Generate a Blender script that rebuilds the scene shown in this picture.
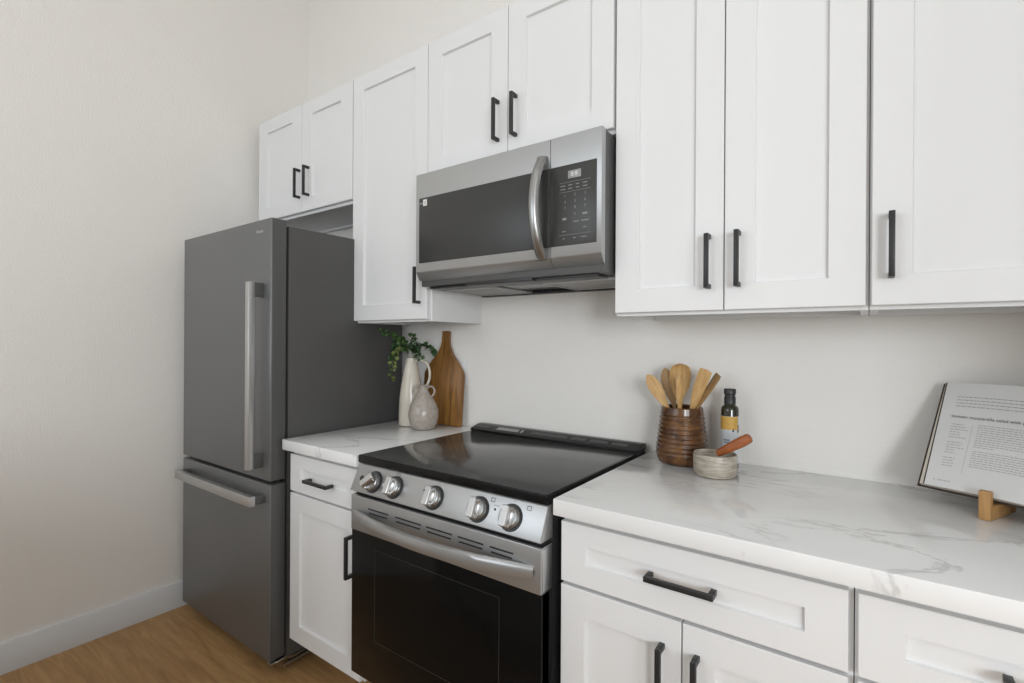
import bpy, bmesh, math, random
from mathutils import Vector, Matrix

random.seed(7)
scene = bpy.context.scene
for o in list(bpy.data.objects):
    bpy.data.objects.remove(o)
col = scene.collection

# ------------------------------------------------------------------ camera
F_PX, YAW, PITCH, ROLL = 498.445, 0.6225222, -0.0004995, 0.0057838
cd = bpy.data.cameras.new('camera')
cam = bpy.data.objects.new('camera', cd)
col.objects.link(cam)
cd.sensor_fit = 'HORIZONTAL'
cd.sensor_width = 36.0
cd.lens = F_PX / 1024 * 36.0
cd.clip_start = 0.02
fw = Vector((-math.sin(YAW) * math.cos(PITCH), math.cos(YAW) * math.cos(PITCH), math.sin(PITCH)))
r0 = Vector((math.cos(YAW), math.sin(YAW), 0))
u0 = r0.cross(fw)
rt = r0 * math.cos(ROLL) + u0 * math.sin(ROLL)
up = -r0 * math.sin(ROLL) + u0 * math.cos(ROLL)
m3 = Matrix((rt, up, -fw)).transposed()
cam.matrix_world = Matrix.Translation((1.57656, -1.69859, 1.29342)) @ m3.to_4x4()
scene.camera = cam

# ------------------------------------------------------------------ light and exposure
scene.view_settings.view_transform = 'Standard'
scene.view_settings.look = 'None'
scene.view_settings.gamma = 1.0
scene.view_settings.use_curve_mapping = False
scene.view_settings.exposure = -0.28

world = bpy.data.worlds.new('sky')
scene.world = world
world.use_nodes = True
wb = world.node_tree.nodes['Background']
wb.inputs['Color'].default_value = (0.75, 0.86, 1.0, 1)
wb.inputs['Strength'].default_value = 1.0


def area_light(name, loc, target, sx, sy, power, color):
    ld = bpy.data.lights.new(name, 'AREA')
    ld.shape = 'RECTANGLE'
    ld.size, ld.size_y = sx, sy
    ld.energy = power
    ld.color = color
    o = bpy.data.objects.new(name, ld)
    col.objects.link(o)
    o.location = loc
    d = Vector(target) - Vector(loc)
    o.rotation_euler = d.to_track_quat('-Z', 'Y').to_euler()
    return o


# daylight through the tall window to the right behind the camera, then added fill lights
area_light('window_or_fill_light', (3.82, -3.93, 1.62), (3.82, 0, 1.62), 1.0, 1.2, 92, (0.885, 0.946, 1.0))
area_light('window_or_fill_light', (-0.05, -3.93, 2.05), (-0.05, 0, 2.05), 1.9, 1.5, 28, (0.885, 0.946, 1.0))  # added frontal fill from an unseen window opposite the fridge
area_light('window_or_fill_light', (4.53, -3.1, 1.50), (0, -3.1, 1.50), 1.1, 0.85, 38, (0.885, 0.946, 1.0))  # added side fill that brightens the left wall


def added_lamp_light(loc, power):  # overhead fill from an added, unseen lamp
    ld = bpy.data.lights.new('added_ceiling_light', 'AREA')
    ld.shape = 'DISK'
    ld.size = 0.16
    ld.energy = power
    ld.color = (1.0, 0.99, 0.97)
    o = bpy.data.objects.new('added_ceiling_light', ld)
    col.objects.link(o)
    o.location = loc
    return o


# ------------------------------------------------------------------ materials
def new_mat(name):
    m = bpy.data.materials.new(name)
    m.use_nodes = True
    return m, m.node_tree.nodes, m.node_tree.links, m.node_tree.nodes['Principled BSDF']


def plain(name, c, rough=0.5, metal=0.0, spec=0.5, coat=0.0, var=0.0, vscale=8.0, bump=0.0, bscale=60.0, stretch=None):
    m, N, L, b = new_mat(name)
    b.inputs['Base Color'].default_value = (*c, 1)
    b.inputs['Roughness'].default_value = rough
    b.inputs['Metallic'].default_value = metal
    b.inputs['Specular IOR Level'].default_value = spec
    b.inputs['Coat Weight'].default_value = coat
    b.inputs['Coat Roughness'].default_value = 0.08
    tc = N.new('ShaderNodeTexCoord')
    src = tc.outputs['Object']
    if stretch:
        mp = N.new('ShaderNodeMapping')
        mp.inputs['Scale'].default_value = stretch
        L.new(src, mp.inputs['Vector'])
        src = mp.outputs['Vector']
    if var > 0:
        n = N.new('ShaderNodeTexNoise')
        n.inputs['Scale'].default_value = vscale
        n.inputs['Detail'].default_value = 4
        L.new(src, n.inputs['Vector'])
        r = N.new('ShaderNodeMapRange')
        r.inputs['To Min'].default_value = 1 - var
        r.inputs['To Max'].default_value = 1 + var
        L.new(n.outputs['Fac'], r.inputs['Value'])
        h = N.new('ShaderNodeHueSaturation')
        h.inputs['Color'].default_value = (*c, 1)
        L.new(r.outputs['Result'], h.inputs['Value'])
        L.new(h.outputs['Color'], b.inputs['Base Color'])
    if bump > 0:
        n2 = N.new('ShaderNodeTexNoise')
        n2.inputs['Scale'].default_value = bscale
        n2.inputs['Detail'].default_value = 3
        L.new(src, n2.inputs['Vector'])
        bp = N.new('ShaderNodeBump')
        bp.inputs['Strength'].default_value = bump
        bp.inputs['Distance'].default_value = 0.004
        L.new(n2.outputs['Fac'], bp.inputs['Height'])
        L.new(bp.outputs['Normal'], b.inputs['Normal'])
    return m


def wood(name, c1, c2, scale=(3, 3, 40), rough=0.5, rings=6.0):
    """streaky grain running along the axis with the smallest scale"""
    m, N, L, b = new_mat(name)
    b.inputs['Roughness'].default_value = rough
    tc = N.new('ShaderNodeTexCoord')
    mp = N.new('ShaderNodeMapping')
    mp.inputs['Scale'].default_value = scale
    L.new(tc.outputs['Object'], mp.inputs['Vector'])
    n = N.new('ShaderNodeTexNoise')
    n.inputs['Scale'].default_value = rings
    n.inputs['Detail'].default_value = 6
    n.inputs['Distortion'].default_value = 0.6
    L.new(mp.outputs['Vector'], n.inputs['Vector'])
    cr = N.new('ShaderNodeValToRGB')
    cr.color_ramp.elements[0].position = 0.3
    cr.color_ramp.elements[0].color = (*c1, 1)
    cr.color_ramp.elements[1].position = 0.7
    cr.color_ramp.elements[1].color = (*c2, 1)
    L.new(n.outputs['Fac'], cr.inputs['Fac'])
    L.new(cr.outputs['Color'], b.inputs['Base Color'])
    return m


def wall_paint():
    m, N, L, b = new_mat('wall_paint')
    b.inputs['Base Color'].default_value = (0.850, 0.822, 0.782, 1)
    b.inputs['Roughness'].default_value = 0.75
    b.inputs['Specular IOR Level'].default_value = 0.25
    tc = N.new('ShaderNodeTexCoord')
    n = N.new('ShaderNodeTexNoise')
    n.inputs['Scale'].default_value = 150
    n.inputs['Detail'].default_value = 2
    L.new(tc.outputs['Object'], n.inputs['Vector'])
    bp = N.new('ShaderNodeBump')
    bp.inputs['Strength'].default_value = 0.45
    bp.inputs['Distance'].default_value = 0.003
    L.new(n.outputs['Fac'], bp.inputs['Height'])
    L.new(bp.outputs['Normal'], b.inputs['Normal'])
    return m


def quartz():
    m, N, L, b = new_mat('veined_quartz')
    b.inputs['Roughness'].default_value = 0.07
    b.inputs['Specular IOR Level'].default_value = 0.5
    tc = N.new('ShaderNodeTexCoord')
    mp = N.new('ShaderNodeMapping')
    mp.inputs['Scale'].default_value = (1.0, 2.2, 1.0)
    mp.inputs['Rotation'].default_value = (0, 0, 0.18)
    mp.inputs['Location'].default_value = (0.45, 0.2, 0)
    L.new(tc.outputs['Object'], mp.inputs['Vector'])
    n = N.new('ShaderNodeTexNoise')
    n.inputs['Scale'].default_value = 2.3
    n.inputs['Detail'].default_value = 7
    n.inputs['Roughness'].default_value = 0.55
    n.inputs['Distortion'].default_value = 0.9
    L.new(mp.outputs['Vector'], n.inputs['Vector'])
    s = N.new('ShaderNodeMath'); s.operation = 'SUBTRACT'; s.inputs[1].default_value = 0.5
    L.new(n.outputs['Fac'], s.inputs[0])
    a = N.new('ShaderNodeMath'); a.operation = 'ABSOLUTE'
    L.new(s.outputs[0], a.inputs[0])
    cr = N.new('ShaderNodeMapRange')
    cr.interpolation_type = 'SMOOTHSTEP'
    cr.inputs['From Min'].default_value = 0.0
    cr.inputs['From Max'].default_value = 0.022
    cr.inputs['To Min'].default_value = 1.0
    cr.inputs['To Max'].default_value = 0.0
    L.new(a.outputs[0], cr.inputs['Value'])
    n2 = N.new('ShaderNodeTexNoise')
    n2.inputs['Scale'].default_value = 3.0
    n2.inputs['Detail'].default_value = 3
    L.new(tc.outputs['Object'], n2.inputs['Vector'])
    mr = N.new('ShaderNodeMapRange')
    mr.inputs['From Min'].default_value = 0.40
    mr.inputs['From Max'].default_value = 0.60
    L.new(n2.outputs['Fac'], mr.inputs['Value'])
    mu = N.new('ShaderNodeMath'); mu.operation = 'MULTIPLY'
    L.new(cr.outputs['Result'], mu.inputs[0]); L.new(mr.outputs['Result'], mu.inputs[1])
    # broad faint clouds as well
    mx = N.new('ShaderNodeMix'); mx.data_type = 'RGBA'
    mx.inputs['A'].default_value = (0.84, 0.84, 0.835, 1)
    mx.inputs['B'].default_value = (0.40, 0.395, 0.39, 1)
    sc = N.new('ShaderNodeMath'); sc.operation = 'MULTIPLY'; sc.inputs[1].default_value = 0.5
    L.new(mu.outputs[0], sc.inputs[0])
    L.new(sc.outputs[0], mx.inputs['Factor'])
    L.new(mx.outputs['Result'], b.inputs['Base Color'])
    return m


def floor_mat():
    m, N, L, b = new_mat('oak_planks')
    b.inputs['Roughness'].default_value = 0.5
    b.inputs['Specular IOR Level'].default_value = 0.35
    tc = N.new('ShaderNodeTexCoord')
    br = N.new('ShaderNodeTexBrick')
    br.offset = 0.37
    br.inputs['Scale'].default_value = 1.0
    br.inputs['Brick Width'].default_value = 1.22
    br.inputs['Row Height'].default_value = 0.18
    br.inputs['Mortar Size'].default_value = 0.0012
    br.inputs['Mortar Smooth'].default_value = 0.6
    br.inputs['Color1'].default_value = (0.0, 0.0, 0.0, 1)
    br.inputs['Color2'].default_value = (1, 1, 1, 1)
    br.inputs['Mortar'].default_value = (0.3, 0.3, 0.3, 1)
    L.new(tc.outputs['Object'], br.inputs['Vector'])
    mp = N.new('ShaderNodeMapping')
    mp.inputs['Scale'].default_value = (1.1, 11.0, 1)
    L.new(tc.outputs['Object'], mp.inputs['Vector'])
    ad = N.new('ShaderNodeVectorMath'); ad.operation = 'MULTIPLY_ADD'
    ad.inputs[1].default_value = (3.1, 7.7, 0)
    L.new(br.outputs['Color'], ad.inputs[0])
    L.new(mp.outputs['Vector'], ad.inputs[2])
    n = N.new('ShaderNodeTexNoise')
    n.inputs['Scale'].default_value = 2.4
    n.inputs['Detail'].default_value = 7
    n.inputs['Roughness'].default_value = 0.6
    n.inputs['Distortion'].default_value = 1.3
    L.new(ad.outputs['Vector'], n.inputs['Vector'])
    cr = N.new('ShaderNodeValToRGB')
    e = cr.color_ramp.elements
    e[0].position = 0.30; e[0].color = (0.31, 0.170, 0.068, 1)
    e[1].position = 0.72; e[1].color = (0.49, 0.300, 0.133, 1)
    k = e.new(0.5); k.color = (0.40, 0.232, 0.097, 1)
    L.new(n.outputs['Fac'], cr.inputs['Fac'])
    hs = N.new('ShaderNodeHueSaturation')
    mr = N.new('ShaderNodeMapRange')
    mr.inputs['To Min'].default_value = 0.95
    mr.inputs['To Max'].default_value = 1.05
    L.new(br.outputs['Color'], mr.inputs['Value'])
    L.new(mr.outputs['Result'], hs.inputs['Value'])
    L.new(cr.outputs['Color'], hs.inputs['Color'])
    mx = N.new('ShaderNodeMix'); mx.data_type = 'RGBA'
    mx.inputs['B'].default_value = (0.30, 0.17, 0.070, 1)
    L.new(br.outputs['Fac'], mx.inputs['Factor'])
    L.new(hs.outputs['Color'], mx.inputs['A'])
    L.new(mx.outputs['Result'], b.inputs['Base Color'])
    return m


def steel(name, c, rough, streak=(2, 2, 200)):
    m, N, L, b = new_mat(name)
    b.inputs['Metallic'].default_value = 1.0
    b.inputs['Base Color'].default_value = (*c, 1)
    tc = N.new('ShaderNodeTexCoord')
    mp = N.new('ShaderNodeMapping')
    mp.inputs['Scale'].default_value = streak
    L.new(tc.outputs['Object'], mp.inputs['Vector'])
    n = N.new('ShaderNodeTexNoise')
    n.inputs['Scale'].default_value = 4
    n.inputs['Detail'].default_value = 3
    L.new(mp.outputs['Vector'], n.inputs['Vector'])
    r = N.new('ShaderNodeMapRange')
    r.inputs['To Min'].default_value = rough * 0.85
    r.inputs['To Max'].default_value = rough * 1.15
    L.new(n.outputs['Fac'], r.inputs['Value'])
    L.new(r.outputs['Result'], b.inputs['Roughness'])
    bp = N.new('ShaderNodeBump')
    bp.inputs['Strength'].default_value = 0.04
    bp.inputs['Distance'].default_value = 0.001
    L.new(n.outputs['Fac'], bp.inputs['Height'])
    L.new(bp.outputs['Normal'], b.inputs['Normal'])
    return m


def crock_mat():
    m, N, L, b = new_mat('brown_glaze')
    b.inputs['Roughness'].default_value = 0.16
    tc = N.new('ShaderNodeTexCoord')
    mp = N.new('ShaderNodeMapping')
    mp.inputs['Scale'].default_value = (9, 9, 13)
    L.new(tc.outputs['Object'], mp.inputs['Vector'])
    n = N.new('ShaderNodeTexNoise')
    n.inputs['Scale'].default_value = 2.2
    n.inputs['Detail'].default_value = 5
    n.inputs['Distortion'].default_value = 0.5
    L.new(mp.outputs['Vector'], n.inputs['Vector'])
    cr = N.new('ShaderNodeValToRGB')
    e = cr.color_ramp.elements
    e[0].position = 0.35; e[0].color = (0.055, 0.024, 0.011, 1)
    e[1].position = 0.78; e[1].color = (0.26, 0.125, 0.036, 1)
    k = e.new(0.55); k.color = (0.13, 0.058, 0.022, 1)
    L.new(n.outputs['Fac'], cr.inputs['Fac'])
    L.new(cr.outputs['Color'], b.inputs['Base Color'])
    return m


def speckle(name, c1, c2, scale, rough, stretch=(1, 1, 1), bump=0.2):
    m, N, L, b = new_mat(name)
    b.inputs['Roughness'].default_value = rough
    tc = N.new('ShaderNodeTexCoord')
    mp = N.new('ShaderNodeMapping')
    mp.inputs['Scale'].default_value = stretch
    L.new(tc.outputs['Object'], mp.inputs['Vector'])
    n = N.new('ShaderNodeTexNoise')
    n.inputs['Scale'].default_value = scale
    n.inputs['Detail'].default_value = 4
    L.new(mp.outputs['Vector'], n.inputs['Vector'])
    cr = N.new('ShaderNodeValToRGB')
    cr.color_ramp.elements[0].position = 0.36
    cr.color_ramp.elements[0].color = (*c1, 1)
    cr.color_ramp.elements[1].position = 0.64
    cr.color_ramp.elements[1].color = (*c2, 1)
    L.new(n.outputs['Fac'], cr.inputs['Fac'])
    L.new(cr.outputs['Color'], b.inputs['Base Color'])
    bp = N.new('ShaderNodeBump')
    bp.inputs['Strength'].default_value = bump
    bp.inputs['Distance'].default_value = 0.002
    L.new(n.outputs['Fac'], bp.inputs['Height'])
    L.new(bp.outputs['Normal'], b.inputs['Normal'])
    return m


def lamp_mat(name, c, s):
    m, N, L, b = new_mat(name)
    b.inputs['Base Color'].default_value = (*c, 1)
    b.inputs['Emission Color'].default_value = (*c, 1)
    b.inputs['Emission Strength'].default_value = s
    return m


M = {}
M['wall'] = wall_paint()
M['ceiling'] = plain('ceiling_paint', (0.85, 0.84, 0.82), 0.8, bump=0.15, bscale=90)
M['floor'] = floor_mat()
M['trim'] = plain('white_trim', (0.66, 0.665, 0.67), 0.4, var=0.01)
M['cab'] = plain('white_cabinet_paint', (0.79, 0.79, 0.788), 0.38, spec=0.4, var=0.008, vscale=3)
M['toe'] = plain('toe_kick_board', (0.45, 0.38, 0.31), 0.6, var=0.05)
M['quartz'] = quartz()
M['black'] = plain('matte_black_metal', (0.018, 0.018, 0.019), 0.42, spec=0.5, var=0.03)
M['blackplastic'] = plain('black_plastic', (0.02, 0.02, 0.021), 0.35, var=0.03)
M['gap'] = plain('dark_rubber', (0.012, 0.012, 0.012), 0.8, var=0.03)
M['slotgrey'] = plain('dark_grey_slot', (0.045, 0.045, 0.045), 0.4, var=0.02)
M['gapgloss'] = plain('black_enamel', (0.006, 0.006, 0.006), 0.25, spec=0.25, var=0.02)
M['dsteel'] = steel('dark_stainless', (0.185, 0.187, 0.189), 0.38, (150, 150, 1.5))
M['dsteel'].node_tree.nodes['Principled BSDF'].inputs['Metallic'].default_value = 0.5
M['fridgeside'] = plain('charcoal_painted_steel', (0.075, 0.073, 0.072), 0.45, bump=0.05, bscale=300, var=0.02)
M['fridgedoor'] = plain('grey_door_edge_paint', (0.085, 0.085, 0.084), 0.4, var=0.02)
M['steel'] = steel('brushed_steel', (0.445, 0.45, 0.452), 0.33, (1.5, 150, 150))
M['steel'].node_tree.nodes['Principled BSDF'].inputs['Metallic'].default_value = 0.75
M['steelv'] = steel('brushed_steel_upright', (0.60, 0.605, 0.605), 0.36, (150, 150, 1.5))
M['polish'] = steel('polished_steel', (0.40, 0.405, 0.405), 0.33, (40, 40, 40))
M['glass'] = plain('black_ceramic_glass', (0.005, 0.005, 0.005), 0.10, spec=0.14, var=0.02)
M['cooktop'] = plain('grey_black_cooktop_glass', (0.086, 0.086, 0.085), 0.12, spec=0.30, var=0.02)
M['mwglass'] = plain('smoked_door_glass', (0.035, 0.035, 0.034), 0.34, spec=0.5, var=0.02)
M['panelglass'] = plain('control_panel_glass', (0.038, 0.038, 0.036), 0.34, spec=0.5, var=0.02)
M['print'] = plain('pale_grey_print', (0.27, 0.27, 0.265), 0.5, var=0.02)
M['logo'] = plain('silver_lettering', (0.55, 0.55, 0.54), 0.4, var=0.02)
M['darkprint'] = plain('dark_print', (0.05, 0.05, 0.05), 0.5, var=0.02)
M['display'] = plain('grey_display', (0.30, 0.30, 0.295), 0.3, var=0.05)
M['white'] = plain('white_sticker', (0.78, 0.78, 0.77), 0.5, var=0.01)
M['filter'] = plain('grease_filter_mesh', (0.36, 0.35, 0.34), 0.45, metal=0.7, var=0.3, vscale=260, bump=0.5, bscale=400)
M['cream'] = speckle('cream_glaze', (0.62, 0.56, 0.47), (0.68, 0.63, 0.54), 14, 0.18, bump=0.03)
M['vase'] = speckle('mottled_stone_glaze', (0.35, 0.305, 0.265), (0.42, 0.375, 0.33), 70, 0.22, bump=0.4)
M['bowl'] = speckle('banded_bowl_glaze', (0.30, 0.255, 0.20), (0.50, 0.45, 0.38), 7, 0.35, (4, 4, 34), bump=0.1)
M['crock'] = crock_mat()
M['board'] = wood('acacia', (0.135, 0.052, 0.010), (0.34, 0.165, 0.040), (14, 14, 1.3), 0.42, 3.2)
M['bamboo'] = wood('bamboo', (0.42, 0.22, 0.075), (0.56, 0.32, 0.125), (30, 30, 3), 0.5, 4)
M['spoon'] = wood('beech', (0.42, 0.235, 0.075), (0.62, 0.395, 0.165), (40, 40, 5), 0.55, 3)
M['spoond'] = wood('olive_wood', (0.26, 0.145, 0.055), (0.40, 0.25, 0.11), (40, 40, 5), 0.55, 3)
M['pestle'] = wood('red_wood', (0.27, 0.072, 0.020), (0.42, 0.135, 0.045), (40, 40, 4), 0.32, 3)
M['leaf'] = speckle('leaf_green', (0.018, 0.052, 0.014), (0.050, 0.115, 0.030), 25, 0.5, bump=0.05)
M['leafy'] = speckle('young_leaf_green', (0.085, 0.135, 0.035), (0.20, 0.235, 0.065), 25, 0.5, bump=0.05)
M['leafm'] = speckle('mid_leaf_green', (0.035, 0.085, 0.020), (0.085, 0.155, 0.042), 25, 0.5, bump=0.05)
M['stem'] = plain('green_brown_stem', (0.07, 0.075, 0.03), 0.6, var=0.1)
M['oil'] = plain('dark_oil_bottle', (0.022, 0.020, 0.010), 0.06, spec=0.6, coat=0.3, var=0.05)
M['yellow'] = plain('yellow_label', (0.55, 0.33, 0.07), 0.5, var=0.22, vscale=60)
M['labelw'] = plain('white_label', (0.56, 0.585, 0.60), 0.5, var=0.06, vscale=40)
M['labelb'] = plain('blue_label_print', (0.16, 0.20, 0.30), 0.5, var=0.05)
M['page'] = plain('book_paper', (0.70, 0.695, 0.685), 0.7, var=0.01)
M['pageedge'] = plain('book_page_edges', (0.60, 0.55, 0.47), 0.8, var=0.2, vscale=30, stretch=(2, 2, 200))
M['cover'] = plain('dark_brown_book_cover', (0.045, 0.026, 0.016), 0.55, var=0.1)
M['ink'] = plain('grey_ink', (0.34, 0.34, 0.335), 0.7, var=0.05)
M['inkdark'] = plain('dark_ink', (0.20, 0.20, 0.20), 0.7, var=0.05)
M['addedlamp'] = lamp_mat('added_lamp_lens', (1.0, 0.99, 0.97), 3.0)  # glow of the added ceiling lamps
M['pane'], _N, _L, _b = new_mat('window_glass')
_b.inputs['Transmission Weight'].default_value = 1.0
_b.inputs['Roughness'].default_value = 0.0
_b.inputs['IOR'].default_value = 1.01


# ------------------------------------------------------------------ mesh building
class MB:
    """collects shapes into one bmesh; build() links them as one object. Coordinates are taken
    relative to `off` (the place of the thing the part belongs to)."""

    def __init__(self, off=(0, 0, 0)):
        self.bm = bmesh.new()
        self.off = Vector(off)

    def box(self, x0, x1, y0, y1, z0, z1, bev=0.0, seg=2):
        co = [(x, y, z) for x in (x0, x1) for y in (y0, y1) for z in (z0, z1)]
        v = [self.bm.verts.new(Vector(c) - self.off) for c in co]
        q = [(0, 1, 3, 2), (4, 6, 7, 5), (0, 4, 5, 1), (2, 3, 7, 6), (0, 2, 6, 4), (1, 5, 7, 3)]
        fs = [self.bm.faces.new([v[i] for i in f]) for f in q]
        if bev > 0:
            es = list({e for f in fs for e in f.edges})
            bmesh.ops.bevel(self.bm, geom=es, offset=bev, segments=seg, profile=0.5, affect='EDGES', clamp_overlap=True)
        return self

    def loft(self, rings, cap0=True, cap1=True, close=True):
        R = [[self.bm.verts.new(Vector(p) - self.off) for p in r] for r in rings]
        n = len(R[0])
        for a, b in zip(R, R[1:]):
            for i in range(n if close else n - 1):
                j = (i + 1) % n
                self.bm.faces.new((a[i], a[j], b[j], b[i]))
        if cap0 and close:
            self.bm.faces.new(list(reversed(R[0])))
        if cap1 and close:
            self.bm.faces.new(R[-1])
        return self

    def lathe(self, prof, c=(0, 0, 0), seg=48, axis=None):
        c = Vector(c)
        rot = Matrix.Identity(3) if axis is None else Vector((0, 0, 1)).rotation_difference(Vector(axis)).to_matrix()
        rows = []
        for r, z in prof:
            if r <= 1e-6:
                rows.append([self.bm.verts.new(c + rot @ Vector((0, 0, z)) - self.off)])
            else:
                rows.append([self.bm.verts.new(c + rot @ Vector((r * math.cos(2 * math.pi * i / seg), r * math.sin(2 * math.pi * i / seg), z)) - self.off) for i in range(seg)])
        for a, b in zip(rows, rows[1:]):
            for i in range(seg):
                j = (i + 1) % seg
                if len(a) == 1 and len(b) == 1:
                    continue
                if len(a) == 1:
                    self.bm.faces.new((a[0], b[j], b[i]))
                elif len(b) == 1:
                    self.bm.faces.new((a[i], a[j], b[0]))
                else:
                    self.bm.faces.new((a[i], a[j], b[j], b[i]))
        return self

    def tube(self, pts, rad, seg=10, cap=True):
        pts = [Vector(p) for p in pts]
        if not isinstance(rad, (list, tuple)):
            rad = [rad] * len(pts)
        rings = []
        nrm = None
        for i, p in enumerate(pts):
            t = (pts[min(i + 1, len(pts) - 1)] - pts[max(i - 1, 0)]).normalized()
            if nrm is None:
                a = Vector((0, 0, 1)) if abs(t.z) < 0.9 else Vector((1, 0, 0))
                nrm = t.cross(a).normalized()
            else:
                nrm = (nrm - t * nrm.dot(t)).normalized()
            bn = t.cross(nrm)
            rings.append([p + (nrm * math.cos(2 * math.pi * k / seg) + bn * math.sin(2 * math.pi * k / seg)) * rad[i] for k in range(seg)])
        return self.loft(rings, cap, cap)

    def prism(self, outline, y0, y1, bev=0.0):
        """outline: (x, z) points; extruded along y"""
        a = [self.bm.verts.new(Vector((x, y0, z)) - self.off) for x, z in outline]
        b = [self.bm.verts.new(Vector((x, y1, z)) - self.off) for x, z in outline]
        n = len(a)
        fs = [self.bm.faces.new(a), self.bm.faces.new(list(reversed(b)))]
        for i in range(n):
            j = (i + 1) % n
            fs.append(self.bm.faces.new((a[j], a[i], b[i], b[j])))
        if bev > 0:
            es = list(set(fs[0].edges) | set(fs[1].edges))
            bmesh.ops.bevel(self.bm, geom=es, offset=bev, segments=2, profile=0.5, affect='EDGES', clamp_overlap=True)
        return self

    def prism_x(self, outline, x0, x1, bev=0.0):
        """outline: (y, z) points; extruded along x"""
        a = [self.bm.verts.new(Vector((x0, y, z)) - self.off) for y, z in outline]
        b = [self.bm.verts.new(Vector((x1, y, z)) - self.off) for y, z in outline]
        n = len(a)
        fs = [self.bm.faces.new(list(reversed(a))), self.bm.faces.new(b)]
        for i in range(n):
            j = (i + 1) % n
            fs.append(self.bm.faces.new((a[i], a[j], b[j], b[i])))
        if bev > 0:
            es = list({e for f in fs for e in f.edges})
            bmesh.ops.bevel(self.bm, geom=es, offset=bev, segments=2, profile=0.5, affect='EDGES', clamp_overlap=True)
        return self

    def quad(self, pts):
        self.bm.faces.new([self.bm.verts.new(Vector(p) - self.off) for p in pts])
        return self

    def shaker(self, x0, x1, z0, z1, yf, th=0.02, st=0.071, rl=0.066, rec=0.010):
        """a framed door or drawer front with a recessed flat panel, its face at y = yf"""
        c = 0.0016
        def ring(ix, iz, y):
            return [(x0 + ix, y, z0 + iz), (x1 - ix, y, z0 + iz), (x1 - ix, y, z1 - iz), (x0 + ix, y, z1 - iz)]
        rings = [ring(0, 0, yf + th), ring(0, 0, yf + c), ring(c, c, yf), ring(st, rl, yf),
                 ring(st + 0.002, rl + 0.002, yf + rec)]
        return self.loft(rings)

    def build(self, name, mat, parent=None, smooth=True, angle=40):
        bmesh.ops.recalc_face_normals(self.bm, faces=self.bm.faces)
        me = bpy.data.meshes.new(name)
        self.bm.to_mesh(me)
        self.bm.free()
        if smooth:
            me.shade_smooth()
            me.set_sharp_from_angle(angle=math.radians(angle))
        me.materials.append(mat)
        o = bpy.data.objects.new(name, me)
        col.objects.link(o)
        if parent is not None:
            o.parent = parent
        else:
            o.location = self.off
        return o


def tag(o, label, cat, group=None):
    o['label'] = label
    o['category'] = cat
    if group:
        o['group'] = group
    return o


def thing(name, label, cat, loc, group=None, rot=None):
    o = bpy.data.objects.new(name, None)
    o.empty_display_size = 0.05
    col.objects.link(o)
    o.location = loc
    if rot is not None:
        o.rotation_mode = 'QUATERNION'
        o.rotation_quaternion = rot
    return tag(o, label, cat, group)


def struct(o):
    o['kind'] = 'structure'
    return o


def text_part(name, s, size, mat, parent, mtx, align='LEFT', bold=0.0):
    cu = bpy.data.curves.new(name, 'FONT')
    cu.body = s
    cu.size = size
    cu.align_x = align
    cu.align_y = 'CENTER'
    cu.offset = bold
    cu.resolution_u = 3
    tmp = bpy.data.objects.new('tmp', cu)
    col.objects.link(tmp)
    bpy.context.view_layer.update()
    me = bpy.data.meshes.new_from_object(tmp.evaluated_get(bpy.context.evaluated_depsgraph_get()))
    bpy.data.objects.remove(tmp)
    bpy.data.curves.remove(cu)
    me.transform(mtx)
    me.name = name
    me.materials.clear()
    me.materials.append(mat)
    o = bpy.data.objects.new(name, me)
    col.objects.link(o)
    o.parent = parent
    return o


def face_front(x, y, z):
    """text in the local XY plane -> upright, facing -y, at the given local place"""
    return Matrix.Translation((x, y, z)) @ Matrix.Rotation(math.radians(90), 4, 'X')


# ------------------------------------------------------------------ the room
XL, XR, YF, ZC = -1.1415, 4.6, -4.0, 3.5
T = 0.12
struct(MB().box(XL - T, XR + T, YF - T, T, -0.1, 0.0).build('floor', M['floor'], smooth=False))
struct(MB().box(XL - T, XR + T, YF - T, T, ZC, ZC + 0.1).build('ceiling', M['ceiling'], smooth=False))
struct(MB().box(XL - T, XR + T, 0, T, 0, ZC).build('wall_back', M['wall'], smooth=False))
struct(MB().box(XL - T, XL, YF, 0, 0, ZC).build('wall_left', M['wall'], smooth=False))
struct(MB().box(XR, XR + T, YF, -3.7, 0, ZC).box(XR, XR + T, -2.5, 0, 0, ZC).box(XR, XR + T, -3.7, -2.5, 0, 1.05).box(XR, XR + T, -3.7, -2.5, 1.95, ZC).build('wall_side', M['wall'], smooth=False))
mb = MB()
for a, b in ((-3.7, -3.65), (-2.55, -2.5), (-3.125, -3.075)):
    mb.box(XR + 0.03, XR + 0.09, a, b, 1.05, 1.95, 0.003)
mb.box(XR + 0.03, XR + 0.09, -3.7, -2.5, 1.05, 1.10, 0.003).box(XR + 0.03, XR + 0.09, -3.7, -2.5, 1.90, 1.95, 0.003)
w = struct(mb.build('window_3', M['trim']))  # added unseen window, placed to brighten the left wall
MB().box(XR + 0.058, XR + 0.064, -3.66, -2.54, 1.09, 1.91).build('pane', M['pane'], w, smooth=False)
# unseen stub of wall ending the cabinet run, shaped to shade the back wall
struct(MB().box(2.225, 2.34, -0.93, 0, 0, ZC, 0.004).build('unseen_wall_right', M['wall'], smooth=False))
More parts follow.
